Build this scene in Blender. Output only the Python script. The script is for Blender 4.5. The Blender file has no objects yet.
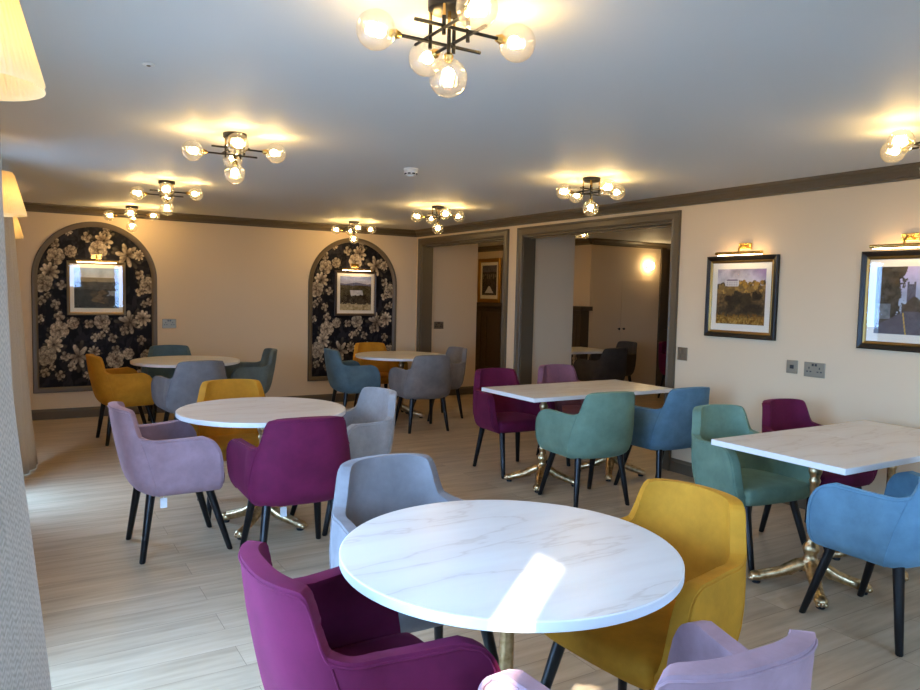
import bpy, bmesh, math, random
import numpy as np
from mathutils import Vector, Matrix

random.seed(7)
S = bpy.context.scene
COL = S.collection
PI = math.pi
XR, YB, H = 4.915, 9.382, 2.40          # right wall, back wall, ceiling
XL, YF = -0.26, -1.40                   # window wall, wall behind the camera

# ------------------------------------------------------------------ helpers
def lin(c):
    r = []
    for v in c:
        v /= 255.0
        r.append(v / 12.92 if v <= 0.04045 else ((v + 0.055) / 1.055) ** 2.4)
    return r

def link(o, parent=None):
    COL.objects.link(o)
    if parent is not None:
        o.parent = parent
    return o

def mesh_from(bm, name, smooth=False, angle=None):
    me = bpy.data.meshes.new(name)
    bmesh.ops.recalc_face_normals(bm, faces=bm.faces)
    if smooth:
        for f in bm.faces:
            f.smooth = True
        if angle is not None:
            for e in bm.edges:
                if len(e.link_faces) == 2 and e.calc_face_angle(0) > angle:
                    e.smooth = False
    bm.to_mesh(me)
    bm.free()
    return me

def obj(name, bm, mat, parent=None, smooth=False, angle=0.7):
    me = mesh_from(bm, name, smooth, angle)
    o = bpy.data.objects.new(name, me)
    me.materials.append(mat)
    return link(o, parent)

def tag(o, label=None, cat=None, group=None, kind=None):
    if label: o['label'] = label
    if cat: o['category'] = cat
    if group: o['group'] = group
    if kind: o['kind'] = kind
    return o

def thing(name, label, cat, loc=(0, 0, 0), rz=0.0, group=None):
    o = bpy.data.objects.new(name, None)
    o.empty_display_size = 0.1
    link(o)
    o.location = loc
    o.rotation_euler = (0, 0, rz)
    return tag(o, label, cat, group)

def copy_tree(o, parent=None):
    c = o.copy()
    COL.objects.link(c)
    c.parent = parent
    for ch in list(o.children):
        copy_tree(ch, c)
    return c

def box(bm, x0, x1, y0, y1, z0, z1, bev=0.0, seg=2):
    m = Matrix.Translation(((x0 + x1) / 2, (y0 + y1) / 2, (z0 + z1) / 2)) @ Matrix.Diagonal((abs(x1 - x0), abs(y1 - y0), abs(z1 - z0), 1))
    r = bmesh.ops.create_cube(bm, size=1, matrix=m)
    if bev > 0:
        es = list({e for v in r['verts'] for e in v.link_edges})
        bmesh.ops.bevel(bm, geom=es, offset=bev, segments=seg, affect='EDGES', profile=0.5)
    return bm

def B(*a, **k):
    return box(bmesh.new(), *a, **k)

def lathe(bm, prof, seg=24, M=Matrix(), cap=True):
    rings = []
    for r, z in prof:
        rings.append([bm.verts.new(M @ Vector((r * math.cos(2 * PI * i / seg), r * math.sin(2 * PI * i / seg), z))) for i in range(seg)])
    for a, b in zip(rings, rings[1:]):
        for i in range(seg):
            j = (i + 1) % seg
            bm.faces.new((a[i], a[j], b[j], b[i]))
    if cap:
        bm.faces.new(rings[0][::-1])
        bm.faces.new(rings[-1])
    return bm

def frames(pts):
    pts = [Vector(p) for p in pts]
    out, up = [], None
    for i, p in enumerate(pts):
        a = pts[max(i - 1, 0)]
        b = pts[min(i + 1, len(pts) - 1)]
        t = (b - a).normalized()
        if up is None:
            up = Vector((0, 0, 1)) if abs(t.z) < 0.9 else Vector((1, 0, 0))
        s = t.cross(up).normalized()
        up = s.cross(t).normalized()
        out.append((p, s, up))
    return out

def tube(bm, pts, rad, seg=8, flat=1.0):
    rings = []
    for i, (p, s, u) in enumerate(frames(pts)):
        r = rad[i] if isinstance(rad, (list, tuple)) else rad
        rings.append([bm.verts.new(p + s * (r * math.cos(2 * PI * k / seg)) + u * (r * flat * math.sin(2 * PI * k / seg))) for k in range(seg)])
    for a, b in zip(rings, rings[1:]):
        for k in range(seg):
            j = (k + 1) % seg
            bm.faces.new((a[k], a[j], b[j], b[k]))
    bm.faces.new(rings[0][::-1])
    bm.faces.new(rings[-1])
    return bm

def ball(bm, c, r, sx=1, sy=1, sz=1, u=20, v=12):
    bmesh.ops.create_uvsphere(bm, u_segments=u, v_segments=v, radius=r, matrix=Matrix.Translation(c) @ Matrix.Diagonal((sx, sy, sz, 1)))
    return bm

def prism(bm, poly, M, depth):
    """polygon in local xy, extruded along local z by depth, placed by M"""
    a = [bm.verts.new(M @ Vector((x, y, 0))) for x, y in poly]
    b = [bm.verts.new(M @ Vector((x, y, depth))) for x, y in poly]
    n = len(poly)
    bm.faces.new(a[::-1]); bm.faces.new(b)
    for i in range(n):
        j = (i + 1) % n
        bm.faces.new((a[i], a[j], b[j], b[i]))
    return bm

def sweep_profile(bm, path, prof, closed=False):
    """path: list of (point, out vector, up vector) ; prof: closed polygon of (out, up)"""
    rings = []
    for p, o, u in path:
        rings.append([bm.verts.new(Vector(p) + Vector(o) * a + Vector(u) * b) for a, b in prof])
    n = len(prof)
    rng = list(zip(rings, rings[1:] + ([rings[0]] if closed else [])))
    if not closed: rng = list(zip(rings, rings[1:]))
    for a, b in rng:
        for i in range(n):
            j = (i + 1) % n
            bm.faces.new((a[i], a[j], b[j], b[i]))
    if not closed:
        bm.faces.new(rings[0][::-1]); bm.faces.new(rings[-1])
    return bm

def interp(t, tab):
    if t <= tab[0][0]: return tab[0][1]
    for (a, x), (b, y) in zip(tab, tab[1:]):
        if t <= b:
            k = (t - a) / (b - a)
            return x + (y - x) * k
    return tab[-1][1]

# ------------------------------------------------------------------ materials
def mat(name, col=(0.8, 0.8, 0.8), rough=0.5, metal=0.0, spec=0.5, sheen=0.0, sheen_col=None, emit=None, estr=0.0, coat=0.0):
    m = bpy.data.materials.new(name)
    m.use_nodes = True
    b = m.node_tree.nodes['Principled BSDF']
    b.inputs['Base Color'].default_value = (*col, 1)
    b.inputs['Roughness'].default_value = rough
    b.inputs['Metallic'].default_value = metal
    b.inputs['Specular IOR Level'].default_value = spec
    if sheen:
        b.inputs['Sheen Weight'].default_value = sheen
        b.inputs['Sheen Roughness'].default_value = 0.4
        b.inputs['Sheen Tint'].default_value = (*(sheen_col or col), 1)
    if emit:
        b.inputs['Emission Color'].default_value = (*emit, 1)
        b.inputs['Emission Strength'].default_value = estr
    if coat:
        b.inputs['Coat Weight'].default_value = coat
    return m

def nd(m, t, **k):
    n = m.node_tree.nodes.new(t)
    for a, v in k.items():
        setattr(n, a, v)
    return n

def lk(m, a, b):
    m.node_tree.links.new(a, b)

def bsdf(m):
    return m.node_tree.nodes['Principled BSDF']

def math_node(m, op, a, b=None):
    n = nd(m, 'ShaderNodeMath', operation=op)
    for i, v in enumerate((a, b)):
        if v is None: continue
        if isinstance(v, (int, float)): n.inputs[i].default_value = v
        else: lk(m, v, n.inputs[i])
    return n.outputs[0]

def noise(m, vec, scale, detail=4, rough=0.5):
    n = nd(m, 'ShaderNodeTexNoise')
    n.inputs['Scale'].default_value = scale
    n.inputs['Detail'].default_value = detail
    n.inputs['Roughness'].default_value = rough
    if vec is not None: lk(m, vec, n.inputs['Vector'])
    return n.outputs['Fac']

def ramp(m, fac, stops):
    n = nd(m, 'ShaderNodeValToRGB')
    cr = n.color_ramp
    while len(cr.elements) < len(stops): cr.elements.new(0.5)
    for e, (p, c) in zip(cr.elements, stops):
        e.position = p
        e.color = (*c, 1)
    lk(m, fac, n.inputs['Fac'])
    return n.outputs['Color']

def mapping(m, scale=(1, 1, 1), rot=(0, 0, 0), coord='Object'):
    tc = nd(m, 'ShaderNodeTexCoord')
    mp = nd(m, 'ShaderNodeMapping')
    mp.inputs['Scale'].default_value = scale
    mp.inputs['Rotation'].default_value = rot
    lk(m, tc.outputs[coord], mp.inputs['Vector'])
    return mp.outputs['Vector']

def bump(m, height, strength=0.2, dist=0.002):
    n = nd(m, 'ShaderNodeBump')
    n.inputs['Strength'].default_value = strength
    n.inputs['Distance'].default_value = dist
    lk(m, height, n.inputs['Height'])
    lk(m, n.outputs['Normal'], bsdf(m).inputs['Normal'])

def mix_col(m, fac, a, b, blend='MIX'):
    n = nd(m, 'ShaderNodeMix', data_type='RGBA', blend_type=blend)
    for i, v in ((0, fac), (6, a), (7, b)):
        if isinstance(v, (int, float)): n.inputs[i].default_value = v
        elif isinstance(v, (tuple, list)): n.inputs[i].default_value = (*v, 1)
        else: lk(m, v, n.inputs[i])
    return n.outputs[2]

def plaster(name, col, rough=0.6, spec=0.3):
    m = mat(name, col, rough, spec=spec)
    v = mapping(m)
    bump(m, noise(m, v, 90, 3), 0.06, 0.002)
    return m

def velvet(name, rgb, sheen=0.55, lift=1.7):
    c = lin(rgb)
    m = mat(name, c, 0.75, spec=0.15, sheen=sheen, sheen_col=[min(1, x * lift + 0.03) for x in c])
    v = mapping(m)
    f = noise(m, v, 9, 5, 0.6)
    lk(m, ramp(m, f, [(0.35, [x * 0.86 for x in c]), (0.68, [min(1, x * 1.16) for x in c])]), bsdf(m).inputs['Base Color'])
    bump(m, noise(m, v, 420, 2), 0.12, 0.001)
    return m

M = {}
M['wall'] = plaster('cream wall paint', lin((215, 193, 159)), 0.55)
M['ceiling'] = plaster('white satin ceiling paint', lin((212, 212, 208)), 0.62, 0.35)
M['trim'] = plaster('taupe trim paint', lin((92, 80, 62)), 0.38, 0.4)
M['panel'] = plaster('dark taupe joinery paint', lin((74, 62, 48)), 0.4)
M['black'] = mat('black satin metal', (0.006, 0.006, 0.006), 0.4, spec=0.35)
M['leg'] = mat('black lacquered wood', (0.004, 0.004, 0.0045), 0.3, spec=0.35)
M['gold'] = mat('polished brass', lin((232, 190, 110)), 0.18, 1.0)
M['brass'] = mat('antique brass casting', lin((176, 148, 104)), 0.3, 1.0)
_v = mapping(M['brass'])
lk(M['brass'], ramp(M['brass'], noise(M['brass'], _v, 40, 4), [(0.30, lin((172, 142, 98))), (0.60, lin((214, 188, 146)))]), bsdf(M['brass']).inputs['Base Color'])
M['pad'] = mat('black rubber', (0.01, 0.01, 0.01), 0.6)
M['plate'] = mat('brushed steel plate', lin((140, 126, 104)), 0.35, 0.7)
M['slot'] = mat('black plastic', (0.01, 0.009, 0.008), 0.4)
M['white'] = mat('white plastic', lin((225, 222, 214)), 0.4)
M['tagcloth'] = mat('white woven label', lin((225, 225, 222)), 0.8)
M['mount'] = mat('ivory mount board', lin((232, 224, 206)), 0.8, spec=0.2)

# floor: pale oak planks laid across the room
fm = mat('pale oak plank flooring', rough=0.36, spec=0.45)
v = mapping(fm)
br = nd(fm, 'ShaderNodeTexBrick')
br.offset = 0.37
br.inputs['Scale'].default_value = 1.0
br.inputs['Brick Width'].default_value = 1.22
br.inputs['Row Height'].default_value = 0.18
br.inputs['Mortar Size'].default_value = 0.0012
br.inputs['Mortar Smooth'].default_value = 0.3
br.inputs['Color1'].default_value = (0.35, 0.35, 0.35, 1)
br.inputs['Color2'].default_value = (0.68, 0.68, 0.68, 1)
br.inputs['Mortar'].default_value = (0, 0, 0, 1)
lk(fm, v, br.inputs['Vector'])
off = nd(fm, 'ShaderNodeVectorMath', operation='MULTIPLY_ADD')
lk(fm, br.outputs['Color'], off.inputs[0])
off.inputs[1].default_value = (7, 5, 3)
lk(fm, v, off.inputs[2])
st = nd(fm, 'ShaderNodeMapping')
st.inputs['Scale'].default_value = (1.0, 8.0, 1)
lk(fm, off.outputs[0], st.inputs['Vector'])
g1 = noise(fm, st.outputs['Vector'], 1.6, 6, 0.6)
wv = nd(fm, 'ShaderNodeTexWave', wave_type='BANDS', bands_direction='Y')
wv.inputs['Scale'].default_value = 0.8
wv.inputs['Distortion'].default_value = 6.0
wv.inputs['Detail'].default_value = 3.0
wv.inputs['Detail Scale'].default_value = 0.7
lk(fm, st.outputs['Vector'], wv.inputs['Vector'])
grain = math_node(fm, 'ADD', math_node(fm, 'MULTIPLY', g1, 0.9), math_node(fm, 'MULTIPLY', wv.outputs['Fac'], 0.05))
c1 = ramp(fm, grain, [(0.25, lin((152, 132, 106))), (0.5, lin((182, 161, 133))), (0.75, lin((201, 182, 156)))])
c2 = mix_col(fm, 0.16, c1, br.outputs['Color'], 'OVERLAY')
c3 = mix_col(fm, br.outputs['Fac'], c2, tuple(lin((112, 94, 72))))
lk(fm, c3, bsdf(fm).inputs['Base Color'])
bump(fm, grain, 0.06, 0.002)
M['floor'] = fm

# table top: white stone-effect laminate
tm = mat('white stone effect laminate', rough=0.3, spec=0.4)
v = mapping(tm, (1.0, 5.0, 1.0), (0, 0, 0.5))
n1 = noise(tm, v, 1.0, 6, 0.5)
vein = math_node(tm, 'ABSOLUTE', math_node(tm, 'SUBTRACT', n1, 0.5))
tc_ = ramp(tm, vein, [(0.0, lin((200, 192, 182))), (0.012, lin((214, 209, 202))), (0.10, lin((220, 217, 211)))])
lk(tm, tc_, bsdf(tm).inputs['Base Color'])
M['top'] = tm
M['edge'] = mat('white table edging', lin((232, 230, 226)), 0.35)

# curtain cloth: grey herringbone weave
cm = mat('grey herringbone curtain cloth', rough=0.85, spec=0.15, sheen=0.3, sheen_col=(0.5, 0.5, 0.5))
tc = nd(cm, 'ShaderNodeTexCoord')
sx = nd(cm, 'ShaderNodeSeparateXYZ')
lk(cm, tc.outputs['UV'], sx.inputs[0])
zig = math_node(cm, 'PINGPONG', math_node(cm, 'MULTIPLY', sx.outputs['X'], 60.0), 0.5)
hb = math_node(cm, 'SINE', math_node(cm, 'MULTIPLY', math_node(cm, 'ADD', math_node(cm, 'MULTIPLY', sx.outputs['Y'], 125.0), math_node(cm, 'MULTIPLY', zig, 1.6)), 6.283))
hb2 = math_node(cm, 'ADD', math_node(cm, 'MULTIPLY', hb, 0.15), 0.5)
nz = noise(cm, tc.outputs['UV'], 160, 3)
hb3 = math_node(cm, 'ADD', math_node(cm, 'MULTIPLY', nz, 0.5), math_node(cm, 'MULTIPLY', hb2, 0.5))
lk(cm, ramp(cm, hb3, [(0.25, lin((146, 136, 122))), (0.75, lin((212, 200, 182)))]), bsdf(cm).inputs['Base Color'])
bump(cm, hb3, 0.3, 0.002)
M['curtain'] = cm

def thin_glass(name, tint=(1, 1, 1), refl=0.06):
    m = bpy.data.materials.new(name)
    m.use_nodes = True
    nt = m.node_tree
    nt.nodes.clear()
    out = nd(m, 'ShaderNodeOutputMaterial')
    tr = nd(m, 'ShaderNodeBsdfTransparent'); tr.inputs[0].default_value = (*tint, 1)
    gl = nd(m, 'ShaderNodeBsdfGlossy'); gl.inputs['Roughness'].default_value = 0.03
    lw = nd(m, 'ShaderNodeLayerWeight'); lw.inputs['Blend'].default_value = 0.35
    fac = math_node(m, 'ADD', math_node(m, 'MULTIPLY', lw.outputs['Facing'], 0.55), refl)
    mx = nd(m, 'ShaderNodeMixShader')
    lk(m, fac, mx.inputs[0]); lk(m, tr.outputs[0], mx.inputs[1]); lk(m, gl.outputs[0], mx.inputs[2])
    lk(m, mx.outputs[0], out.inputs[0])
    return m
def pane_glass(name):
    m = thin_glass(name, (0.99, 0.99, 0.99), 0.04)
    return m
M['globe'] = thin_glass('clear ribbed globe glass', (0.97, 0.96, 0.94), 0.05)
_g = M['globe']; _mx = [n for n in _g.node_tree.nodes if n.type == 'MIX_SHADER'][0]; _out = [n for n in _g.node_tree.nodes if n.type == 'OUTPUT_MATERIAL'][0]
_tl = nd(_g, 'ShaderNodeBsdfTranslucent'); _tl.inputs[0].default_value = (0.9, 0.88, 0.84, 1)
_m2 = nd(_g, 'ShaderNodeMixShader'); _m2.inputs[0].default_value = 0.02
lk(_g, _mx.outputs[0], _m2.inputs[1]); lk(_g, _tl.outputs[0], _m2.inputs[2]); lk(_g, _m2.outputs[0], _out.inputs[0])
# plain picture glass: weaker facing term
pg = bpy.data.materials.new('picture glass'); pg.use_nodes = True
pg.node_tree.nodes.clear()
_o = nd(pg, 'ShaderNodeOutputMaterial'); _t = nd(pg, 'ShaderNodeBsdfTransparent'); _g = nd(pg, 'ShaderNodeBsdfGlossy'); _g.inputs['Roughness'].default_value = 0.02
_f = nd(pg, 'ShaderNodeLayerWeight'); _f.inputs['Blend'].default_value = 0.5; _m = nd(pg, 'ShaderNodeMixShader')
lk(pg, math_node(pg, 'ADD', math_node(pg, 'MULTIPLY', math_node(pg, 'POWER', _f.outputs['Facing'], 5.0), 0.9), 0.03), _m.inputs[0]); lk(pg, _t.outputs[0], _m.inputs[1]); lk(pg, _g.outputs[0], _m.inputs[2]); lk(pg, _m.outputs[0], _o.inputs[0])
M['pane'] = pg
WARM = (1.0, 0.655, 0.25)
M['bulb'] = mat('lit warm bulb', (1, 0.9, 0.7), 0.4, emit=WARM, estr=180.0)
M['picbar'] = mat('lit picture lamp strip', (1, 0.9, 0.7), 0.4, emit=(1.0, 0.74, 0.42), estr=26.0)
M['glowwall'] = mat('lit opal wall lamp glass', (1, 0.9, 0.7), 0.4, emit=(1.0, 0.72, 0.36), estr=60.0)
M['shadebulb'] = mat('lit shade bulb', (1, 0.9, 0.7), 0.4, emit=WARM, estr=34.0)
# pleated shade cloth
sh = bpy.data.materials.new('cream pleated shade cloth'); sh.use_nodes = True
sh.node_tree.nodes.clear()
_o = nd(sh, 'ShaderNodeOutputMaterial'); _d = nd(sh, 'ShaderNodeBsdfDiffuse'); _t = nd(sh, 'ShaderNodeBsdfTranslucent'); _m = nd(sh, 'ShaderNodeMixShader')
_d.inputs[0].default_value = (*lin((240, 226, 190)), 1); _t.inputs[0].default_value = (*lin((252, 226, 168)), 1); _m.inputs[0].default_value = 0.5
lk(sh, _d.outputs[0], _m.inputs[1]); lk(sh, _t.outputs[0], _m.inputs[2]); lk(sh, _m.outputs[0], _o.inputs[0])
M['shade'] = sh

VEL = {
    'plum': velvet('plum velvet', (92, 22, 54), 0.5),
    'lilac': velvet('lilac velvet', (151, 122, 128), 0.5),
    'mustard': velvet('mustard velvet', (184, 128, 36), 0.3),
    'green': velvet('sage green velvet', (106, 132, 113), 0.4),
    'blue': velvet('sky blue velvet', (100, 138, 160), 0.45),
    'denim': velvet('denim blue velvet', (88, 118, 134), 0.4),
    'steel': velvet('steel blue velvet', (84, 106, 114), 0.35),
    'grey': velvet('mid grey velvet', (122, 116, 112), 0.4),
    'silver': velvet('silver grey velvet', (152, 148, 146), 0.5),
    'bluegrey': velvet('blue grey velvet', (118, 115, 116), 0.5),
    'slate': velvet('slate green velvet', (98, 106, 100), 0.35),
    'mauve': velvet('dusky mauve velvet', (132, 88, 100), 0.4),
    'dark': velvet('dark charcoal velvet', (74, 68, 62), 0.3),
}

# ------------------------------------------------------------------ the setting
def struct(name, bm, m, smooth=False):
    return tag(obj(name, bm, m, None, smooth), kind='structure')

struct('floor', B(-0.6, 10.2, -1.6, 13.4, -0.1, 0.0), M['floor'])
struct('ceiling', B(-0.6, 10.2, -1.6, 13.4, H, H + 0.12), M['ceiling'])
M['paving'] = mat('grey paving outside', (0.16, 0.16, 0.155), 0.9, spec=0.1)
lk(M['paving'], ramp(M['paving'], noise(M['paving'], mapping(M['paving']), 3, 4), [(0.3, (0.2, 0.2, 0.19)), (0.7, (0.32, 0.32, 0.30))]), bsdf(M['paving']).inputs['Base Color'])
struct('ground_outside', B(-40, 40, -40, 40, -0.30, -0.12), M['paving'])
D1 = (7.165, 9.20); D2 = (4.58, 6.79); DT = 2.19    # cased openings in the right wall
struct('wall_back', B(-0.5, 5.95, YB, YB + 0.16, 0, H), M['wall'])
bm = bmesh.new()
box(bm, XR, XR + 0.15, YF, D2[0], 0, H)
box(bm, XR, XR + 0.79, D2[1] + 0.05, D1[0] - 0.03, 0, H)
box(bm, XR, XR + 0.15, D2[1], D2[1] + 0.05, 0, H)
box(bm, XR, XR + 0.15, D1[0] - 0.03, D1[0], 0, H)
box(bm, XR, XR + 0.15, D1[1], YB, 0, H)
box(bm, XR, XR + 0.15, D2[0], D2[1], DT, H)
box(bm, XR, XR + 0.15, D1[0], D1[1], DT, H)
struct('wall_right', bm, M['wall'])
# window wall with three openings, plus W0, unseen and added to light near faces
W0 = (-1.05, -0.60, 0.30, 2.05); W1 = (0.16, 1.68, 0.30, 2.08); W2 = (1.76, 3.20, 0.04, 1.82); W3 = (5.60, 6.60, 0.10, 2.12)
bm = bmesh.new()
ys = [YF - 0.2, W0[0], W0[1], W1[0], W1[1], W2[0], W2[1], W3[0], W3[1], YB]
for a, b in ((ys[0], ys[1]), (ys[2], ys[3]), (ys[4], ys[5]), (ys[6], ys[7]), (ys[8], ys[9])):
    box(bm, XL - 0.14, XL, a, b, 0, H)
for w in (W0, W1, W2, W3):
    box(bm, XL - 0.14, XL, w[0], w[1], 0, w[2])
    box(bm, XL - 0.14, XL, w[0], w[1], w[3], H)
struct('wall_left', bm, M['wall'])
W4 = (2.05, 3.30, 0.95, 2.05); W5 = (0.35, 1.38, 1.42, 2.05)
bm = bmesh.new()
box(bm, XL, W5[0], YF - 0.14, YF, 0, H); box(bm, W5[1], W4[0], YF - 0.14, YF, 0, H); box(bm, W4[1], 10.0, YF - 0.14, YF, 0, H)
for w in (W4, W5):
    box(bm, w[0], w[1], YF - 0.14, YF, 0, w[2]); box(bm, w[0], w[1], YF - 0.14, YF, w[3], H)
struct('wall_front', bm, M['wall'])
def window(n, axis, w, d):
    bm = bmesh.new(); a0, a1, z0, z1 = w; t = 0.05
    def bx(u0, u1, v0, v1, e0=d, e1=d + 0.06):
        if axis == 'x': box(bm, e0, e1, u0, u1, v0, v1)
        else: box(bm, u0, u1, e0, e1, v0, v1)
    bx(a0, a0 + t, z0, z1); bx(a1 - t, a1, z0, z1); bx(a0 + t, a1 - t, z0, z0 + t); bx(a0 + t, a1 - t, z1 - t, z1)
    if a1 - a0 > 1.2: bx((a0 + a1) / 2 - 0.03, (a0 + a1) / 2 + 0.03, z0 + t, z1 - t)
    f = struct('window_%d' % n, bm, M['white'])
    bm = bmesh.new(); bx(a0 + t, a1 - t, z0 + t, z1 - t, d + 0.025, d + 0.031)
    obj('window_pane', bm, M['pane'], f)
window(1, 'x', (W1[0] - 0.05, W1[1], W1[2], W1[3] + 0.05), XL - 0.12)
window(2, 'x', W2, XL - 0.12); window(3, 'x', W3, XL - 0.12); window(4, 'y', W4, YF - 0.12); window(5, 'y', W5, YF - 0.12); window(6, 'x', W0, XL - 0.12)  # last one fills W0, the unseen opening added for daylight from behind

# adjoining room
struct('wall_adjoining_back', B(7.5, 8.97, 8.60, 8.75, 0, H), M['wall'])
struct('wall_adjoining_left', B(7.5, 7.65, 8.75, 13.2, 0, H), M['wall'])
struct('wall_adjoining_end', B(5.0, 10.0, 13.2, 13.35, 0, H), M['wall'])
struct('wall_adjoining_right', B(9.9, 10.05, YF, 13.2, 0, H), M['wall'])
struct('wall_adjoining_side', B(4.9, 5.06, YB + 0.16, 13.2, 0, H), M['wall'])
struct('wall_adjoining_rear', B(XR + 0.15, 5.80, 4.2, 4.56, 0, H), M['wall'])
bm = bmesh.new()
box(bm, 8.97, 9.9, 8.62, 8.75, 0, H)
box(bm, 8.97, 9.08, 8.57, 8.62, 0, H); box(bm, 9.08, 9.9, 8.585, 8.62, 0.9, 1.0)
struct('door_1', bm, M['panel'])

# crown moulding, skirting, architraves
CP = [(0, 0), (0.073, 0), (0.073, -0.016), (0.062, -0.030), (0.046, -0.040), (0.036, -0.058), (0.030, -0.074), (0.016, -0.080), (0.016, -0.094), (0, -0.094)]
def crown(n, p0, p1, out, mit0=0, mit1=0):
    """mit: +1 shortens the moulding by its projection at that end (inside corner)"""
    d = (Vector(p1) - Vector(p0)).normalized()
    bm = bmesh.new(); rings = []
    for p, s in ((Vector(p0), mit0), (Vector(p1), -mit1)):
        rings.append([bm.verts.new(p + Vector(out) * a + Vector((0, 0, b)) + d * (s * a)) for a, b in CP])
    k = len(CP)
    for i in range(k):
        j = (i + 1) % k
        bm.faces.new((rings[0][i], rings[0][j], rings[1][j], rings[1][i]))
    bm.faces.new(rings[0][::-1]); bm.faces.new(rings[1])
    return struct('trim_%d' % n, bm, M['trim'])
crown(1, (XL, YB, H), (XR, YB, H), (0, -1, 0), 1, 1)
crown(2, (XR, YB, H), (XR, YF, H), (-1, 0, 0), 1, 1)
crown(3, (XL, YF, H), (XL, YB, H), (1, 0, 0), 1, 1)
crown(4, (7.5, 8.60, H), (9.9, 8.60, H), (0, -1, 0), 0, 0)
crown(5, (7.5, 13.2, H), (7.5, 8.60, H), (-1, 0, 0), 0, 0)
BP = [(0, 0), (0.02, 0), (0.02, 0.09), (0.014, 0.098), (0.010, 0.112), (0.004, 0.117), (0, 0.117)]
def skirting(name, p0, p1, out):
    bm = bmesh.new(); rings = []
    for p in (Vector(p0), Vector(p1)):
        rings.append([bm.verts.new(p + Vector(out) * a + Vector((0, 0, b))) for a, b in BP])
    k = len(BP)
    for i in range(k):
        j = (i + 1) % k
        bm.faces.new((rings[0][i], rings[0][j], rings[1][j], rings[1][i]))
    bm.faces.new(rings[0][::-1]); bm.faces.new(rings[1])
    return struct(name, bm, M['trim'])
skirting('baseboard_back', (XL, YB, 0), (XR, YB, 0), (0, -1, 0))
skirting('baseboard_passage', (XR + 0.15, YB, 0), (5.95, YB, 0), (0, -1, 0))
skirting('baseboard_right', (XR, D2[0] - 0.09, 0), (XR, YF, 0), (-1, 0, 0))
skirting('baseboard_middle', (XR, D1[0] - 0.095, 0), (XR, D2[1] + 0.09, 0), (-1, 0, 0))
skirting('baseboard_left', (XL, W1[0], 0), (XL, YB, 0), (1, 0, 0))
skirting('baseboard_recess', (XR + 0.15, D2[1] + 0.05, 0), (5.705, D2[1] + 0.05, 0), (0, -1, 0))
AP = [(0, 0), (0, 0.018), (0.012, 0.026), (0.024, 0.020), (0.070, 0.020), (0.078, 0.030), (0.092, 0.030), (0.092, 0)]
def architrave(n, y0, y1, zt):
    # three mitred pieces round the opening (profile: across, out of the wall)
    bm = bmesh.new(); rings = []
    for y, z, dy, dz in ((y1, 0, 1, 0), (y1, zt, 1, 1), (y0, zt, -1, 1), (y0, 0, -1, 0)):
        rings.append([bm.verts.new((XR - b, y + dy * a, z + dz * a)) for a, b in AP])
    k = len(AP)
    for r0, r1 in zip(rings, rings[1:]):
        for i in range(k):
            j = (i + 1) % k
            bm.faces.new((r0[i], r0[j], r1[j], r1[i]))
    bm.faces.new(rings[0][::-1]); bm.faces.new(rings[-1])
    # lining of the reveal with a stop
    t = 0.012
    box(bm, XR - 0.006, XR + 0.16, y1 - t, y1, 0, zt)
    box(bm, XR - 0.006, XR + 0.16, y0, y0 + t, 0, zt)
    box(bm, XR - 0.006, XR + 0.16, y0 + t, y1 - t, zt - t, zt)
    box(bm, XR + 0.06, XR + 0.10, y0 + t, y1 - t, zt - t - 0.018, zt - t)
    return struct('trim_%d' % n, bm, M['trim'])
architrave(6, D1[0], D1[1], 2.185)
architrave(7, D2[0], D2[1], 2.182)

# ------------------------------------------------------------------ painted surfaces (wallpaper, prints)
def vnoise(U, V, seed, octs=4, base=4):
    rs = np.random.RandomState(seed); out = 0; amp = 1; tot = 0
    for o in range(octs):
        n = base * 2 ** o
        g = rs.rand(n + 2, n + 2)
        x = np.clip(U, 0, 1) * n; y = np.clip(V, 0, 1) * n
        xi = x.astype(int); yi = y.astype(int); fx = x - xi; fy = y - yi
        fx = fx * fx * (3 - 2 * fx); fy = fy * fy * (3 - 2 * fy)
        val = (g[yi, xi] * (1 - fx) + g[yi, xi + 1] * fx) * (1 - fy) + (g[yi + 1, xi] * (1 - fx) + g[yi + 1, xi + 1] * fx) * fy
        out = out + val * amp; tot += amp; amp *= 0.55
    return out / tot

def painted_mesh(name, w, h, nx, ny, fn, inside=None, thick=0.004):
    """upright sheet, x to the right, z up, facing -y ; fn(U,V) -> rgb 0..255 (V down from the top)"""
    xs = np.linspace(0, w, nx + 1); zs = np.linspace(h, 0, ny + 1)
    X, Z = np.meshgrid(xs, zs)
    rgb = fn(X / w, 1 - Z / h)
    P = np.stack([X, np.zeros_like(X), Z], -1).reshape(-1, 3)
    idx = np.arange((nx + 1) * (ny + 1)).reshape(ny + 1, nx + 1)
    F = np.stack([idx[1:, :-1], idx[1:, 1:], idx[:-1, 1:], idx[:-1, :-1]], -1).reshape(-1, 4)
    if inside is not None:
        c = P[F].mean(1)
        F = F[inside(c[:, 0], c[:, 2])]
    me = bpy.data.meshes.new(name)
    me.from_pydata(P.tolist(), [], F.tolist())
    at = me.color_attributes.new('paint', 'FLOAT_COLOR', 'POINT')
    c = np.clip(rgb.reshape(-1, 3) / 255.0, 0, 1)
    c = np.where(c <= 0.04045, c / 12.92, ((c + 0.055) / 1.055) ** 2.4)
    at.data.foreach_set('color', np.concatenate([c, np.ones((len(c), 1))], 1).astype(np.float32).ravel())
    me.update()
    return me

def paint_mat(name, rough, spec=0.3):
    m = mat(name, rough=rough, spec=spec)
    a = nd(m, 'ShaderNodeAttribute', attribute_name='paint')
    lk(m, a.outputs['Color'], bsdf(m).inputs['Base Color'])
    return m
M['paper'] = paint_mat('dark floral wallpaper', 0.6, 0.15)
M['print'] = paint_mat('printed photograph', 0.6, 0.2)

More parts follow.
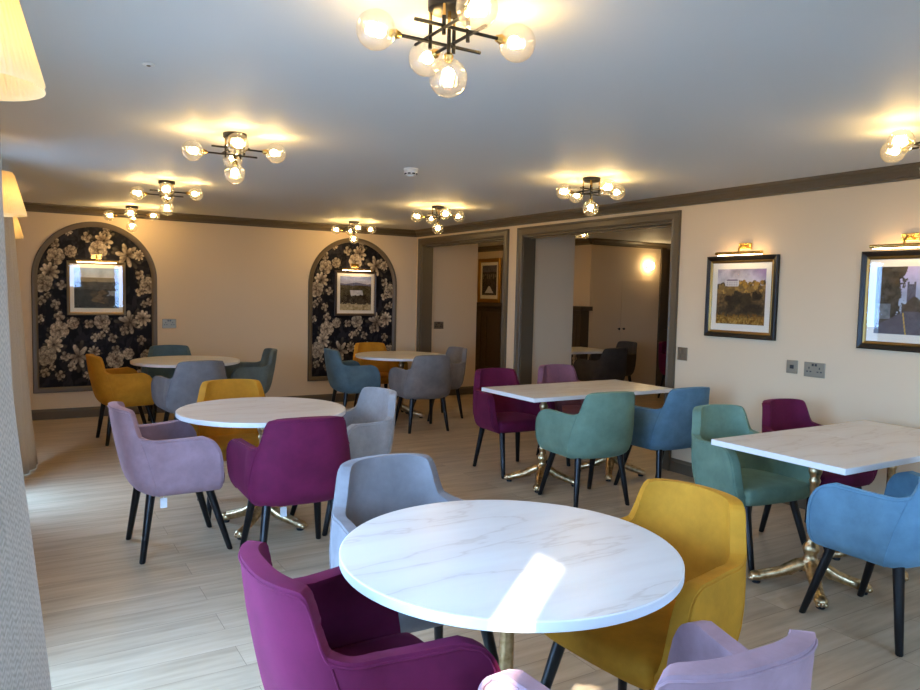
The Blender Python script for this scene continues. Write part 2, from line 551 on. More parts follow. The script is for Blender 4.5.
# flowers: (x, y, r, type) on the panel, units of the panel's own millimetre grid
FL = [(310, 90, 37, 'd'), (288, 126, 34, 'r'), (130, 155, 32, 'r'), (128, 106, 18, 'b'), (185, 135, 22, 'r'), (400, 142, 46, 'l'), (447, 140, 22, 'd'), (245, 80, 20, 'b'),
      (108, 215, 37, 'd'), (82, 257, 33, 'r'), (150, 262, 18, 'b'), (76, 320, 17, 'b'), (127, 335, 18, 'b'), (100, 300, 12, 'b'), (450, 216, 19, 'b'), (482, 256, 32, 'r'), (450, 282, 18, 'b'),
      (466, 330, 14, 'b'), (486, 322, 15, 'b'), (70, 388, 16, 'b'), (140, 432, 34, 'r'), (140, 380, 20, 'b'), (190, 405, 22, 'r'), (300, 398, 30, 'r'), (250, 408, 18, 'b'), (408, 402, 46, 'l'),
      (462, 386, 33, 'd'), (386, 436, 18, 'b'), (272, 461, 16, 'b'), (297, 451, 15, 'b'), (340, 463, 18, 'b'), (316, 430, 12, 'b'), (118, 486, 36, 'd'), (90, 527, 36, 'r'), (208, 531, 46, 'l'),
      (160, 530, 18, 'b'), (185, 571, 17, 'b'), (86, 590, 18, 'b'), (140, 602, 18, 'b'), (112, 570, 12, 'b'), (240, 604, 14, 'b'), (268, 515, 24, 'd'), (350, 547, 34, 'r'), (402, 526, 22, 'r'),
      (352, 508, 17, 'b'), (455, 472, 18, 'b'), (262, 612, 16, 'b'), (320, 52, 16, 'b'), (175, 70, 8, 'b'), (186, 64, 7, 'b'), (480, 540, 30, 'r'), (455, 600, 20, 'b'), (410, 600, 16, 'b'), (310, 600, 18, 'b')]
def wallpaper(U, V):
    x = 62 + U * 437.0; y = 38 + V * 609.0
    n1 = vnoise(U, V, 3, 4, 10); n2 = vnoise(U, V, 8, 3, 24)
    base = np.array([11, 11, 18.])[None, None] + (n1[..., None] - 0.5) * np.array([22, 20, 26.])
    leafm = np.clip((n2 - 0.56) * 9, 0, 1)[..., None]
    img = base * (1 - leafm * 0.6) + np.array([52, 48, 52.]) * leafm * 0.6
    rs = np.random.RandomState(5)
    # dim leaves and blooms behind
    for k in range(120):
        cx, cy = rs.uniform(60, 500), rs.uniform(38, 650); a = rs.uniform(0, PI); L = rs.uniform(14, 30); wd = L * 0.35
        dx = (x - cx) * math.cos(a) + (y - cy) * math.sin(a); dy = -(x - cx) * math.sin(a) + (y - cy) * math.cos(a)
        mk = (np.abs(dy) < wd * (1 - (dx / L) ** 2)) & (np.abs(dx) < L)
        tone = rs.uniform(0.4, 1.0)
        col = np.array([46, 43, 46.]) * tone + (np.abs(dy) / wd)[..., None] * 10
        img = np.where(mk[..., None], img * 0.35 + col * 0.65, img)
    LT = np.array([226, 210, 180.]); DK = np.array([84, 68, 54.])
    def petal(cx, cy, a, L, wd, off, tone, dark=0.0, rim_=0.66):
        nonlocal img
        px, py = cx + math.cos(a) * (off + L), cy + math.sin(a) * (off + L)
        R = L + wd + 3
        j0, j1 = np.searchsorted(y[:, 0], py - R), np.searchsorted(y[:, 0], py + R)
        i0, i1 = np.searchsorted(x[0], px - R), np.searchsorted(x[0], px + R)
        if j1 <= j0 or i1 <= i0: return
        X, Y = x[j0:j1, i0:i1], y[j0:j1, i0:i1]
        u_ = (X - px) * math.cos(a) + (Y - py) * math.sin(a); v_ = -(X - px) * math.sin(a) + (Y - py) * math.cos(a)
        q = (u_ / L) ** 2 + (v_ / (wd * (0.85 + 0.25 * u_ / L))) ** 2
        k = np.clip(0.30 + 0.42 * (u_ / L) + 0.25 * (1 - np.abs(v_ / wd)) + (n2[j0:j1, i0:i1] - 0.5) * 0.7 + 0.08 * np.sin(v_ / wd * 9) - dark, 0, 1)
        c = (DK + (LT - DK) * k[..., None]) * tone
        c = np.where((q > 0.84)[..., None], c * rim_, c)
        img[j0:j1, i0:i1] = np.where((q < 1)[..., None], c, img[j0:j1, i0:i1])
    img = img.copy()
    for cx, cy, r, t in FL:
        ph = rs.uniform(0, 6.28); tn = rs.uniform(0.86, 1.04)
        for k in range(4):        # leaves
            a = rs.uniform(0, 6.28); petal(cx, cy, a, r * 0.42, r * 0.2, r * 0.55, 0.36)
        if t == 'd':
            for n_, L, w_, o_ in ((9, .46, .24, .08), (8, .34, .20, .08)):
                for k in range(n_): petal(cx, cy, ph + k * 2 * PI / n_ + rs.uniform(-.1, .1), r * L, r * w_, r * o_, tn * rs.uniform(.85, 1.05))
                ph += 0.35
            for k in range(10): petal(cx, cy, k * 0.63, r * .10, r * .06, r * .06, 0.72, 0.1)
        elif t == 'l':
            for n_, L, w_, o_ in ((6, .52, .22, .0), (5, .36, .18, .0)):
                for k in range(n_): petal(cx, cy, ph + k * 2 * PI / n_ + rs.uniform(-.2, .2), r * L, r * w_, r * o_, tn * rs.uniform(.8, 1.05))
                ph += 0.5
            for k in range(6): petal(cx, cy, k * 1.05, r * .08, r * .05, r * .03, 0.6, 0.2)
        elif t == 'r':
            for n_, L, w_, o_ in ((7, .36, .46, .34), (6, .34, .42, .20), (5, .28, .36, .10), (4, .20, .27, .05), (3, .13, .18, .02)):
                for k in range(n_): petal(cx, cy, ph + k * 2 * PI / n_ + rs.uniform(-.15, .15), r * L, r * w_, r * o_, tn * rs.uniform(.8, 1.0))
                ph += 0.6
        else:
            for n_, L, w_, o_ in ((4, .44, .52, .16), (3, .34, .40, .04), (2, .18, .22, .0)):
                for k in range(n_): petal(cx, cy, ph + k * 2 * PI / n_, r * L, r * w_, r * o_, tn * rs.uniform(.75, 1.0))
                ph += 0.9
    return img

ARX0, ARX1, ARZ0, ARS = 0.135, 1.430, 0.303, 1.593       # outer outline of an arch
def arch_outline(inset, n=40):
    x0, x1 = ARX0 + inset, ARX1 - inset; r = (x1 - x0) / 2; cx = (x0 + x1) / 2
    pts = [(x1, ARZ0 + inset), ]
    for i in range(n + 1):
        a = PI * i / n
        pts.append((cx + r * math.cos(a), ARS + r * math.sin(a)))
    pts.append((x0, ARZ0 + inset))
    return pts
def make_arch():
    o = thing('arched_wall_panel', 'x', 'wall panel', ((ARX0 + ARX1) / 2, YB, ARZ0))
    cx = (ARX0 + ARX1) / 2
    secs = [(0.0, 0.0), (0.0, 0.018), (0.008, 0.026), (0.020, 0.024), (0.040, 0.020), (0.052, 0.014), (0.060, 0.004), (0.060, 0.0)]
    bm = bmesh.new(); rings = []
    for ins, out in secs:
        rings.append([bm.verts.new((x - cx, -out, z - ARZ0)) for x, z in arch_outline(ins)])
    k = len(rings[0])
    for a, b in zip(rings, rings[1:] + rings[:1]):
        for i in range(k):
            j = (i + 1) % k
            try: bm.faces.new((a[i], a[j], b[j], b[i]))
            except ValueError: pass
    obj('frame', bm, M['trim'], o, True, 0.5)
    w, h = ARX1 - ARX0 - 0.11, 2.2405 - ARZ0 - 0.11
    r = w / 2; zs = ARS - ARZ0 - 0.055
    me = painted_mesh('wallpaper', w, h, 200, 320, wallpaper, lambda x, z: (z < zs) | ((x - r) ** 2 + (z - zs) ** 2 < r * r))
    for v_ in me.vertices: v_.co += Vector((-r, -0.003, 0.055))
    me.materials.append(M['paper'])
    link(bpy.data.objects.new('wallpaper', me), o)
    return o
ar = make_arch()
ar['label'] = 'arched dark floral wallpaper panel beside the curtain, behind the mustard chair at the round table'
ar['group'] = 'arched wallpaper panels'
ar2 = copy_tree(ar); ar2.location.x = 3.950
ar2['label'] = 'arched dark floral wallpaper panel next to the corner and the first cased opening'

# prints
def sky(V, top, bot): return np.array(top)[None, None] * (1 - V[..., None]) + np.array(bot)[None, None] * V[..., None]
def put(img, mk, col): return np.where(mk[..., None], col, img)
def blobs(img, U, V, seed, n, box_, size, cols, n2):
    rs = np.random.RandomState(seed)
    for k in range(n):
        cx, cy = rs.uniform(box_[0], box_[1]), rs.uniform(box_[2], box_[3]); r = rs.uniform(*size)
        mk = ((U - cx) / r) ** 2 + ((V - cy) / (r * rs.uniform(.6, 1.1))) ** 2 < 0.75 + (n2 - .5) * 1.8
        img = put(img, mk, np.array(cols[k % len(cols)]) * rs.uniform(.8, 1.15) + (n2[..., None] - .5) * 46)
    return img
def print_hill(U, V):
    n = vnoise(U, V, 1, 5, 5); n2 = vnoise(U, V, 2, 4, 26); n3 = vnoise(U, V, 3, 3, 40)
    img = sky(np.clip(V / 0.3, 0, 1), (168, 160, 170), (214, 208, 202)) + (n[..., None] - 0.5) * 130
    pur = np.clip((U - 0.62) * 2.6, 0, 1) * np.clip(1.1 - V * 4, 0, 1) * 0.8
    img = img * (1 - pur[..., None]) + np.array([150, 118, 172.]) * pur[..., None]
    hl = 0.29 + 0.10 * np.abs(U - 0.35) * (U < 0.35) + (n2 - .5) * .04
    t = np.clip((V - .3) / .5, 0, 1)[..., None]
    land = np.array([132, 100, 52.]) * (1 - t) + np.array([62, 50, 36.]) * t + (n2[..., None] - .5) * np.array([120, 100, 60.])
    img = put(img, V > hl, np.clip(land, 18, 255))
    img = blobs(img, U, V, 5, 22, (.46, 1.0, .24, .31), (.03, .07), [(150, 112, 42), (96, 76, 38), (170, 128, 50)], n3)
    img = blobs(img, U, V, 6, 12, (.0, .2, .27, .33), (.03, .06), [(66, 54, 34), (88, 70, 40)], n3)
    img = put(img, (V > 0.205) & (V < 0.315) & (U > 0.17) & (U < 0.46), np.array([204, 198, 192.]) + (n3[..., None] - .5) * 20)
    img = put(img, (V > 0.185) & (V < 0.215) & (U > 0.19 + (0.215 - V)) & (U < 0.45 - (0.215 - V)), np.array([118, 104, 118.]))
    for k in range(5):
        for q in (0.232, 0.272): img = put(img, (np.abs(V - q - .008) < 0.011) & (np.abs(U - 0.215 - k * 0.05) < 0.009), np.array([138, 132, 134.]))
    img = blobs(img, U, V, 7, 16, (.1, .95, .32, .42), (.04, .09), [(160, 126, 60), (120, 94, 48)], n3)
    img = blobs(img, U, V, 8, 34, (.25, .95, .42, .74), (.05, .12), [(38, 32, 22), (52, 42, 28), (30, 26, 20)], n3)
    img = put(img, V > 0.84 + (n3 - .5) * .22, np.array([140, 104, 40.]) + (n3[..., None] - .5) * 170)
    return img
def print_street(U, V):
    n = vnoise(U, V, 11, 5, 5); n2 = vnoise(U, V, 12, 4, 20)
    img = sky(np.clip(V / 0.55, 0, 1), (196, 178, 206), (178, 192, 206)) + (n[..., None] - .5) * 70
    img = put(img, (np.abs(U - .50) < .055) & (V > .26) & (V < .6), np.array([92, 88, 96.]) + (n2[..., None] - .5) * 40)
    for k in (-1, 1): img = put(img, (np.abs(U - .50 - k * .045) < .012) & (V > .22) & (V < .3), np.array([92, 88, 96.]))
    img = put(img, (V > .50 + .06 * np.sin(U * 20)) & (U > .38) & (U < .75), np.array([82, 72, 58.]) + (n2[..., None] - .5) * 60)
    img = put(img, (U < .36 + .22 * np.clip(.3 - V, 0, 1) + (n2 - .5) * .22), np.array([66, 60, 48.]) + (n2[..., None] - .5) * 80)
    img = put(img, (U > .66 + .05 * (n2 - .5)) & (V > .40 - .5 * (U - .66)), np.array([74, 68, 70.]) + (n2[..., None] - .5) * 40)
    img = put(img, (U < .22) & (V > .55) & (V < .78), np.array([116, 122, 124.]) + (n2[..., None] - .5) * 60)
    road = V > .66 + .55 * np.clip(.42 - U, 0, 1) + .25 * np.clip(U - .6, 0, 1)
    img = put(img, road, np.array([92, 88, 94.]) + (n2[..., None] - .5) * 26)
    img = put(img, (V > .68) & (np.abs(U - (.40 + .16 * (V - .68))) < .008), np.array([196, 160, 70.]))
    return img
def print_moor(U, V):
    n = vnoise(U, V, 21, 5, 5); n2 = vnoise(U, V, 22, 4, 16)
    img = sky(np.clip(V / .25, 0, 1), (150, 166, 186), (206, 208, 208)) + (n[..., None] - .5) * 60
    img = put(img, V > .24, np.array([150, 138, 112.]) + (n2[..., None] - .5) * 40)
    img = put(img, V > .34 + .05 * (n - .5), np.array([76, 74, 66.]) + (n2[..., None] - .5) * 50)
    img = put(img, V > .52 + .10 * (n - .5), np.array([44, 42, 40.]) + (n2[..., None] - .5) * 40)
    img = blobs(img, U, V, 9, 16, (.42, .72, .45, .85), (.05, .11), [(96, 78, 54), (72, 60, 46), (110, 88, 58)], n2)
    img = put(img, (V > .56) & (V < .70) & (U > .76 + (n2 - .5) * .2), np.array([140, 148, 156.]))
    return img
def print_river(U, V):
    n = vnoise(U, V, 31, 5, 5); n2 = vnoise(U, V, 32, 4, 16)
    img = sky(np.clip(V / .22, 0, 1), (140, 148, 186), (206, 204, 214)) + (n[..., None] - .5) * 70
    img = put(img, V > .20 + .02 * np.sin(U * 9), np.array([104, 104, 130.]))
    img = put(img, V > .27 + .06 * (n - .5), np.array([74, 66, 44.]) + (n2[..., None] - .5) * 80)
    img = put(img, (V > .40) & (V < .56 + .1 * (n - .5)) & (np.abs(U - .52 - .2 * (V - .45)) < .20), np.array([190, 186, 184.]) + (n2[..., None] - .5) * 60)
    img = put(img, (V > .56 + .12 * (n2 - .5)), np.array([58, 48, 32.]) + (n2[..., None] - .5) * 90)
    img = put(img, (V > .80 + .16 * (n2 - .5)), np.array([176, 158, 118.]) + (n2[..., None] - .5) * 120)
    return img
def print_night(U, V):
    n2 = vnoise(U, V, 42, 4, 14)
    img = np.array([44, 42, 50.])[None, None] + (n2[..., None] - .5) * 60
    img = put(img, V < .22, np.array([92, 90, 104.]) + (n2[..., None] - .5) * 50)
    img = put(img, (V > .30) & (V < .46) & (np.abs(((U * 7) % 1) - .5) < .3) & (n2 > .4), np.array([120, 112, 104.]))
    img = put(img, (V > .70) & (V < .93) & (np.abs(U - .5) < .04 + .26 * (V - .70) / .23), np.array([226, 224, 224.]))
    img = put(img, (V > .70) & (V < .93) & (np.abs(((U * 22) % 1) - .5) < .18) & (np.abs(U - .5) < .05 + .24 * (V - .70) / .23), np.array([160, 158, 164.]))
    return img

def picture(name_label, w, h, loc, rz, fn, style, tilt=0.0):
    """hangs with its lower left corner at loc, faces local -y"""
    o = thing('framed_picture', name_label, 'picture', loc, rz, 'framed landscape pictures')
    fw, fd = style['w'], style['d']
    def ring(a, b, y0, y1, m, nm):
        bm = bmesh.new()
        # a: outer inset, b: inner inset; bevelled moulding from depth y0 (outer) to y1 (inner)
        sec = [(a, 0.0), (a, -y0 * 0.8), (a + (b - a) * 0.25, -y0), (a + (b - a) * 0.7, -(y0 + y1) / 2), (b, -y1), (b, 0.0)]
        rings = []
        for i_, d_ in sec:
            rings.append([bm.verts.new(p) for p in ((i_, d_, i_), (w - i_, d_, i_), (w - i_, d_, h - i_), (i_, d_, h - i_))])
        for r0, r1 in zip(rings, rings[1:] + rings[:1]):
            for i in range(4):
                j = (i + 1) % 4
                bm.faces.new((r0[i], r0[j], r1[j], r1[i]))
        return obj(nm, bm, m, o)
    ring(0.0, fw, fd, fd * 0.7, style['outer'], 'frame')
    ring(fw, fw + style['sw'], fd * 0.75, fd * 0.5, style['slip'], 'inner_slip')
    i0 = fw + style['sw'] * 0.9
    obj('mount', B(i0, w - i0, -0.010, -0.002, i0, h - i0), M['mount'], o)
    i1 = i0 + style['mw']; i2 = i1 + style.get('mb', 0.012)
    me = painted_mesh('print', w - 2 * i1, h - i1 - i2, 110, 110, fn)
    for v_ in me.vertices: v_.co += Vector((i1, -0.0115, i2))
    me.materials.append(M['print'])
    link(bpy.data.objects.new('print', me), o)
    obj('glass', B(i0, w - i0, -0.0155, -0.0140, i0, h - i0), M['pane'], o)
    o.rotation_euler = (tilt, 0, rz)
    return o
M['frame_black'] = mat('black lacquer frame', lin((24, 19, 14)), 0.35, spec=0.35)
M['frame_gilt'] = mat('aged gilt slip', lin((150, 118, 66)), 0.35, 0.9)
M['frame_silver'] = mat('pewter grey frame', lin((120, 110, 92)), 0.35, 0.6)
M['frame_brown'] = mat('dark brown frame', lin((52, 38, 26)), 0.35)
M['frame_gold'] = mat('gold leaf frame', lin((176, 128, 52)), 0.35, 0.8)
ST1 = dict(w=0.035, d=0.032, sw=0.020, mw=0.051, mb=0.004, outer=M['frame_black'], slip=M['frame_gilt'])
ST3 = dict(w=0.022, d=0.024, sw=0.010, mw=0.042, mb=0.008, outer=M['frame_silver'], slip=M['frame_gilt'])
ST4 = dict(w=0.026, d=0.024, sw=0.008, mw=0.042, mb=0.0, outer=M['frame_brown'], slip=M['frame_gilt'])
ST5 = dict(w=0.060, d=0.035, sw=0.010, mw=0.055, outer=M['frame_gold'], slip=M['frame_gilt'])
RZR = -PI / 2      # local -y -> -x for the right wall
picture('black and gilt framed print of a white house on a dark hill, over the sockets', 0.662, 0.650, (XR - 0.001, 4.170, 1.213), RZR, print_hill, ST1)
picture('black framed print of a village street with a church tower, above the rectangular table', 0.662, 0.652, (XR - 0.001, 2.872, 1.206), RZR, print_street, ST1)
picture('pewter framed moorland print with a window reflected in its glass', 0.606, 0.612, (0.479, YB - 0.012, 1.177), 0, print_moor, ST3)
picture('brown framed print of a river in dark hills, on the floral panel nearest the corner', 0.606, 0.612, (3.668, YB - 0.012, 1.180), 0, print_river, ST4)

# picture lamps: brass bar on a bracket above each picture
def make_picture_lamp():
    o = thing('picture_lamp', 'x', 'picture light', (0, 0, 0), 0, 'brass picture lights')
    # local: wall plane y=0, -y into the room, z=0 at the bar
    obj('wall_plate', B(-0.055, 0.055, -0.022, 0.0, 0.035, 0.085, bev=0.004), M['gold'], o)
    bm = bmesh.new()
    tube(bm, [(0, -0.02, 0.06), (0, -0.055, 0.066), (0, -0.085, 0.040), (0, -0.09, 0.006)], 0.008, 10)
    obj('arm', bm, M['gold'], o, True)
    bm = bmesh.new()
    tube(bm, [(-0.215, -0.09, 0.004), (0.215, -0.09, 0.004)], 0.0125, 14)
    obj('bar', bm, M['gold'], o, True)
    obj('light_strip', B(-0.200, 0.200, -0.088, -0.072, -0.0125, -0.0065), M['picbar'], o)
    return o
pl = make_picture_lamp()
pl.location = (XR, 3.815, 1.876); pl.rotation_euler.z = RZR
pl['label'] = 'brass picture light over the print of the house on a hill'
for loc, rz, lab in (((XR, 2.565, 1.880), RZR, 'brass picture light over the village street print'),
                     ((0.782, YB - 0.004, 1.786), 0, 'brass picture light over the moorland print on floral wallpaper'),
                     ((3.955, YB - 0.004, 1.806), 0, 'brass picture light over the river print near the corner')):
    c = copy_tree(pl); c.location = loc; c.rotation_euler.z = rz; c['label'] = lab

# ------------------------------------------------------------------ sockets, switches, ceiling fittings
def socket(kind, w, h, loc, rz, label, cat):
    o = thing({'socket': 'wall_socket', 'switch': 'light_switch', 'blank': 'wall_outlet_plate'}[kind], label, cat, loc, rz)
    obj('plate', B(-w / 2, w / 2, -0.008, 0, -h / 2, h / 2, bev=0.003), M['plate'], o)
    if kind == 'socket':
        for s in (-1, 1):
            bm = bmesh.new(); cx = s * w * 0.25
            for dx, dz, ww, hh in ((0, 0.012, 0.008, 0.014), (-0.013, -0.014, 0.013, 0.008), (0.013, -0.014, 0.013, 0.008)):
                box(bm, cx + dx - ww / 2, cx + dx + ww / 2, -0.0095, -0.007, dz - hh / 2, dz + hh / 2)
            obj('pin_slots', bm, M['slot'], o)
            obj('rocker', B(s * 0.012 - 0.008, s * 0.012 + 0.008, -0.012, -0.007, 0.026, 0.044, bev=0.002), M['slot'], o)
    elif kind == 'switch':
        for s in (-1, 1):
            for q in (-1, 1):
                obj('rocker', B(s * 0.022 - 0.010, s * 0.022 + 0.010, -0.013, -0.007, q * 0.024 - 0.014, q * 0.024 + 0.014, bev=0.002), M['plate'], o)
    else:
        obj('outlet', B(-0.016, 0.016, -0.011, -0.007, -0.014, 0.014, bev=0.002), M['slot'], o)
    return o
socket('socket', 0.162, 0.106, (XR, 3.181, 1.024), RZR, 'steel double socket under the village street print', 'socket')
socket('blank', 0.090, 0.098, (XR, 3.360, 1.030), RZR, 'steel single outlet plate beside the double socket on the pale wall', 'outlet')
socket('switch', 0.105, 0.112, (XR, 4.410, 1.040), RZR, 'steel light switch plate beside the wide cased opening', 'switch')
socket('socket', 0.160, 0.110, (1.565, YB, 1.078), 0, 'steel double socket beside the arched panel on the back wall', 'socket')
socket('socket', 0.160, 0.105, (5.295, YB, 1.045), 0, 'dark double socket inside the first cased opening', 'socket')

o = thing('smoke_detector', 'white smoke detector on the ceiling, alone between the light fittings', 'smoke detector', (2.43, 4.752, H))
bm = lathe(bmesh.new(), [(0.052, 0), (0.052, -0.010), (0.047, -0.014), (0.047, -0.030)], 28)
obj('base', bm, M['white'], o, True)
bm = lathe(bmesh.new(), [(0.043, -0.030), (0.040, -0.044), (0.026, -0.050), (0.024, -0.056), (0.012, -0.060)], 28)
obj('sensor_head', bm, M['white'], o, True)
for k in range(8):
    a = k * PI / 4
    bm = bmesh.new(); box(bm, -0.010, 0.010, -0.004, 0.004, -0.043, -0.034)
    bmesh.ops.rotate(bm, verts=bm.verts, cent=(0, 0, 0), matrix=Matrix.Rotation(PI / 2, 3, 'Z'))
    bmesh.ops.translate(bm, verts=bm.verts, vec=(0.0415, 0, 0))
    bmesh.ops.rotate(bm, verts=bm.verts, cent=(0, 0, 0), matrix=Matrix.Rotation(a, 3, 'Z'))
    obj('vent', bm, M['slot'], o)
o = thing('ceiling_sensor', 'small white flush sensor disc on the bare ceiling', 'sensor', (0.465, 3.217, H))
obj('rim', lathe(bmesh.new(), [(0.024, 0), (0.024, -0.003), (0.016, -0.006)], 24), M['white'], o, True)
obj('lens', ball(bmesh.new(), (0, 0, -0.005), 0.009, sz=0.6), M['plate'], o, True)

# ------------------------------------------------------------------ ceiling lights
def globe_bm(c):
    bm = bmesh.new()
    n, m_ = 72, 16
    rings = []
    for j in range(1, m_):
        a = PI * j / m_
        ring = []
        for i in range(n):
            t = 2 * PI * i / n
            r = 0.058 * (1 + 0.014 * math.cos(24 * t) * math.sin(a))
            tt = t + 0.5 * (j / m_)
            ring.append(bm.verts.new((c[0] + r * math.sin(a) * math.cos(tt), c[1] + r * math.sin(a) * math.sin(tt), c[2] + r * math.cos(a))))
        rings.append(ring)
    for a, b in zip(rings, rings[1:]):
        for i in range(n):
            j = (i + 1) % n
            bm.faces.new((a[i], b[i], b[j], a[j]))
    t_, b_ = bm.verts.new((c[0], c[1], c[2] + 0.058)), bm.verts.new((c[0], c[1], c[2] - 0.058))
    for i in range(n):
        j = (i + 1) % n
        bm.faces.new((t_, rings[0][i], rings[0][j])); bm.faces.new((b_, rings[-1][j], rings[-1][i]))
    return bm
def make_ceiling_light():
    o = thing('ceiling_light', 'x', 'ceiling light', (0, 0, H), 0, 'black and brass globe ceiling lights')
    obj('canopy', lathe(bmesh.new(), [(0.066, 0.0), (0.066, -0.024), (0.060, -0.028)], 32), M['black'], o, True, 0.6)
    q = 0.042
    # rods: direction, offset, globe end
    rods = [((1, 0), -q, -0.090, (0.150, 0.225)), ((-1, 0), q, -0.114, (0.150, 0.225)), ((0, -1), -q, -0.096, (0.150, 0.225)), ((0, 1), q, -0.102, (0.150, 0.225))]
    for (dx, dy), off, z, (a, g) in rods:
        def P(t):
            return (dx * t + (off if dx == 0 else 0), dy * t + (off if dy == 0 else 0), z)
        obj('arm', tube(bmesh.new(), [P(-0.14), P(a)], 0.0055, 10), M['black'], o, True)
        bm = bmesh.new()
        tube(bm, [P(a - 0.004), P(a + 0.006), P(a + 0.012), P(a + 0.020), P(a + 0.028)], [0.010, 0.013, 0.016, 0.013, 0.011], 14)
        obj('lamp_holder', bm, M['gold'], o, True)
        c = P(g)
        gl = obj('glass_globe', globe_bm(c), M['globe'], o, True)
        bm = ball(bmesh.new(), (P(g - 0.012)), 0.020, u=14, v=10)
        obj('bulb', bm, M['bulb'], gl, True)
    for (x, y, zt) in ((-q, -q, -0.098), (q, -q, -0.104), (-q, q, -0.116), (q, q, -0.116)):
        bm = tube(bmesh.new(), [(x, y, -0.06), (x, y, zt - 0.018)], 0.0062, 10)
        obj('drop_rod', bm, M['black'], o, True)
        obj('brass_rod', tube(bmesh.new(), [(x, y, -0.026), (x, y, -0.06)], 0.005, 10), M['gold'], o, True)
    obj('drop_rod', tube(bmesh.new(), [(0, 0, -0.08), (0, 0, -0.155)], 0.0062, 10), M['black'], o, True)
    obj('brass_rod', tube(bmesh.new(), [(0, 0, -0.026), (0, 0, -0.08)], 0.005, 10), M['gold'], o, True)
    obj('lamp_holder', tube(bmesh.new(), [(0, 0, -0.152), (0, 0, -0.160), (0, 0, -0.168), (0, 0, -0.180)], [0.011, 0.016, 0.014, 0.011], 14), M['gold'], o, True)
    gl = obj('glass_globe', globe_bm((0, 0, -0.226)), M['globe'], o, True)
    obj('bulb', ball(bmesh.new(), (0, 0, -0.215), 0.020, u=14, v=10), M['bulb'], gl, True)
    return o
cl = make_ceiling_light()
CLS = [((1.145, 2.00), 'black and brass globe ceiling light right above the nearest round table'),
       ((1.085, 4.340), 'globe ceiling light second nearest in the row beside the windows, large and whole'),
       ((1.09, 6.610), 'globe ceiling light third in the row beside the windows'),
       ((1.105, 8.910), 'small looking globe ceiling light in front of the arched panel by the curtain'),
       ((3.68, 8.760), 'globe ceiling light in front of the arched panel near the corner'),
       ((3.70, 6.610), 'globe ceiling light facing the narrower cased opening'),
       ((3.70, 4.270), 'globe ceiling light facing the wide cased opening, beside the dark crown moulding'),
       ((3.85, 1.930), 'globe ceiling light cut by the picture edge above the village street print'),
       ((6.03, 7.36), 'globe ceiling light in the adjoining room, one globe showing in the wide opening'),
       ((6.02, 10.85), 'unseen globe ceiling light added to brighten the adjoining room beyond the narrower opening')]  # hidden behind the back wall, added to light the ledge picture
for i, ((x, y), lab) in enumerate(CLS):
    c = cl if i == 0 else copy_tree(cl)
    c.location = (x, y, H); c['label'] = lab

# pleated wall lamps on the window wall
def make_sconce():
    o = thing('wall_lamp', 'x', 'wall lamp', (XL, 0, 1.92), 0, 'pleated shade wall lamps')
    # local: wall plane x=0, z=0 at shade bottom
    obj('backplate', lathe(bmesh.new(), [(0.05, 0), (0.05, 0.012), (0.035, 0.02)], 24, Matrix.Translation((0, 0, -0.05)) @ Matrix.Rotation(PI / 2, 4, 'Y')), M['gold'], o, True)
    obj('arm', tube(bmesh.new(), [(0.015, 0, -0.05), (0.10, 0, -0.075), (0.165, 0, -0.06), (0.175, 0, -0.01), (0.175, 0, 0.06)], 0.008, 10), M['gold'], o, True)
    bm = bmesh.new(); n = 240; rings = []
    for t in (0.0, 0.03, 0.06, 0.35, 0.65, 0.94, 0.97, 1.0):
        r0 = 0.147 + (0.076 - 0.147) * t; z = 0.26 * t
        amp = 0.0 if t in (0.0, 0.03, 0.97, 1.0) else 0.004
        rings.append([bm.verts.new((0.175 + (r0 + amp * math.cos(60 * 2 * PI * i / n)) * math.cos(2 * PI * i / n), (r0 + amp * math.cos(60 * 2 * PI * i / n)) * math.sin(2 * PI * i / n), z)) for i in range(n)])
    for a, b in zip(rings, rings[1:]):
        for i in range(n):
            j = (i + 1) % n
            bm.faces.new((a[i], a[j], b[j], b[i]))
    s = obj('lamp_shade', bm, M['shade'], o, True, 2.0)
    obj('bulb', ball(bmesh.new(), (0.175, 0, 0.10), 0.028, sz=1.4, u=14, v=10), M['shadebulb'], o, True)
    return o
sc = make_sconce()
for i, (y, lab) in enumerate(((1.90, 'large looking pleated cream wall lamp in the top corner, nearest of the wall lamps'),
                              (5.35, 'pleated cream wall lamp in front of the grey curtain'),
                              (7.95, 'pleated cream wall lamp half hidden behind the grey curtain edge'))):
    c = sc if i == 0 else copy_tree(sc)
    c.location = (XL, y, 1.935); c['label'] = lab

# ------------------------------------------------------------------ curtains
def curtain(label, fn, ny, nz, y0, y1, z0, z1):
    bm = bmesh.new(); uvl = bm.loops.layers.uv.new('UVMap'); g = []; cu = {}
    for j in range(nz + 1):
        z = z0 + (z1 - z0) * j / nz; row = []; s = 0; prev = None
        for i in range(ny + 1):
            p = Vector(fn(i / ny, z))
            if prev is not None: s += (p - prev).length
            prev = p
            vtx = bm.verts.new(p); cu[vtx] = (s, z); row.append(vtx)
        g.append(row)
    for j in range(nz):
        for i in range(ny):
            f = bm.faces.new((g[j][i], g[j][i + 1], g[j + 1][i + 1], g[j + 1][i]))
            for l in f.loops: l[uvl].uv = cu[l.vert]
    me = mesh_from(bm, 'curtain', True)
    o = bpy.data.objects.new('curtain', me); me.materials.append(M['curtain']); link(o)
    md = o.modifiers.new('thick', 'SOLIDIFY'); md.thickness = 0.004
    return tag(o, label, 'curtain', 'grey window curtains')
def sstep(t): t = min(max(t, 0), 1); return t * t * (3 - 2 * t)
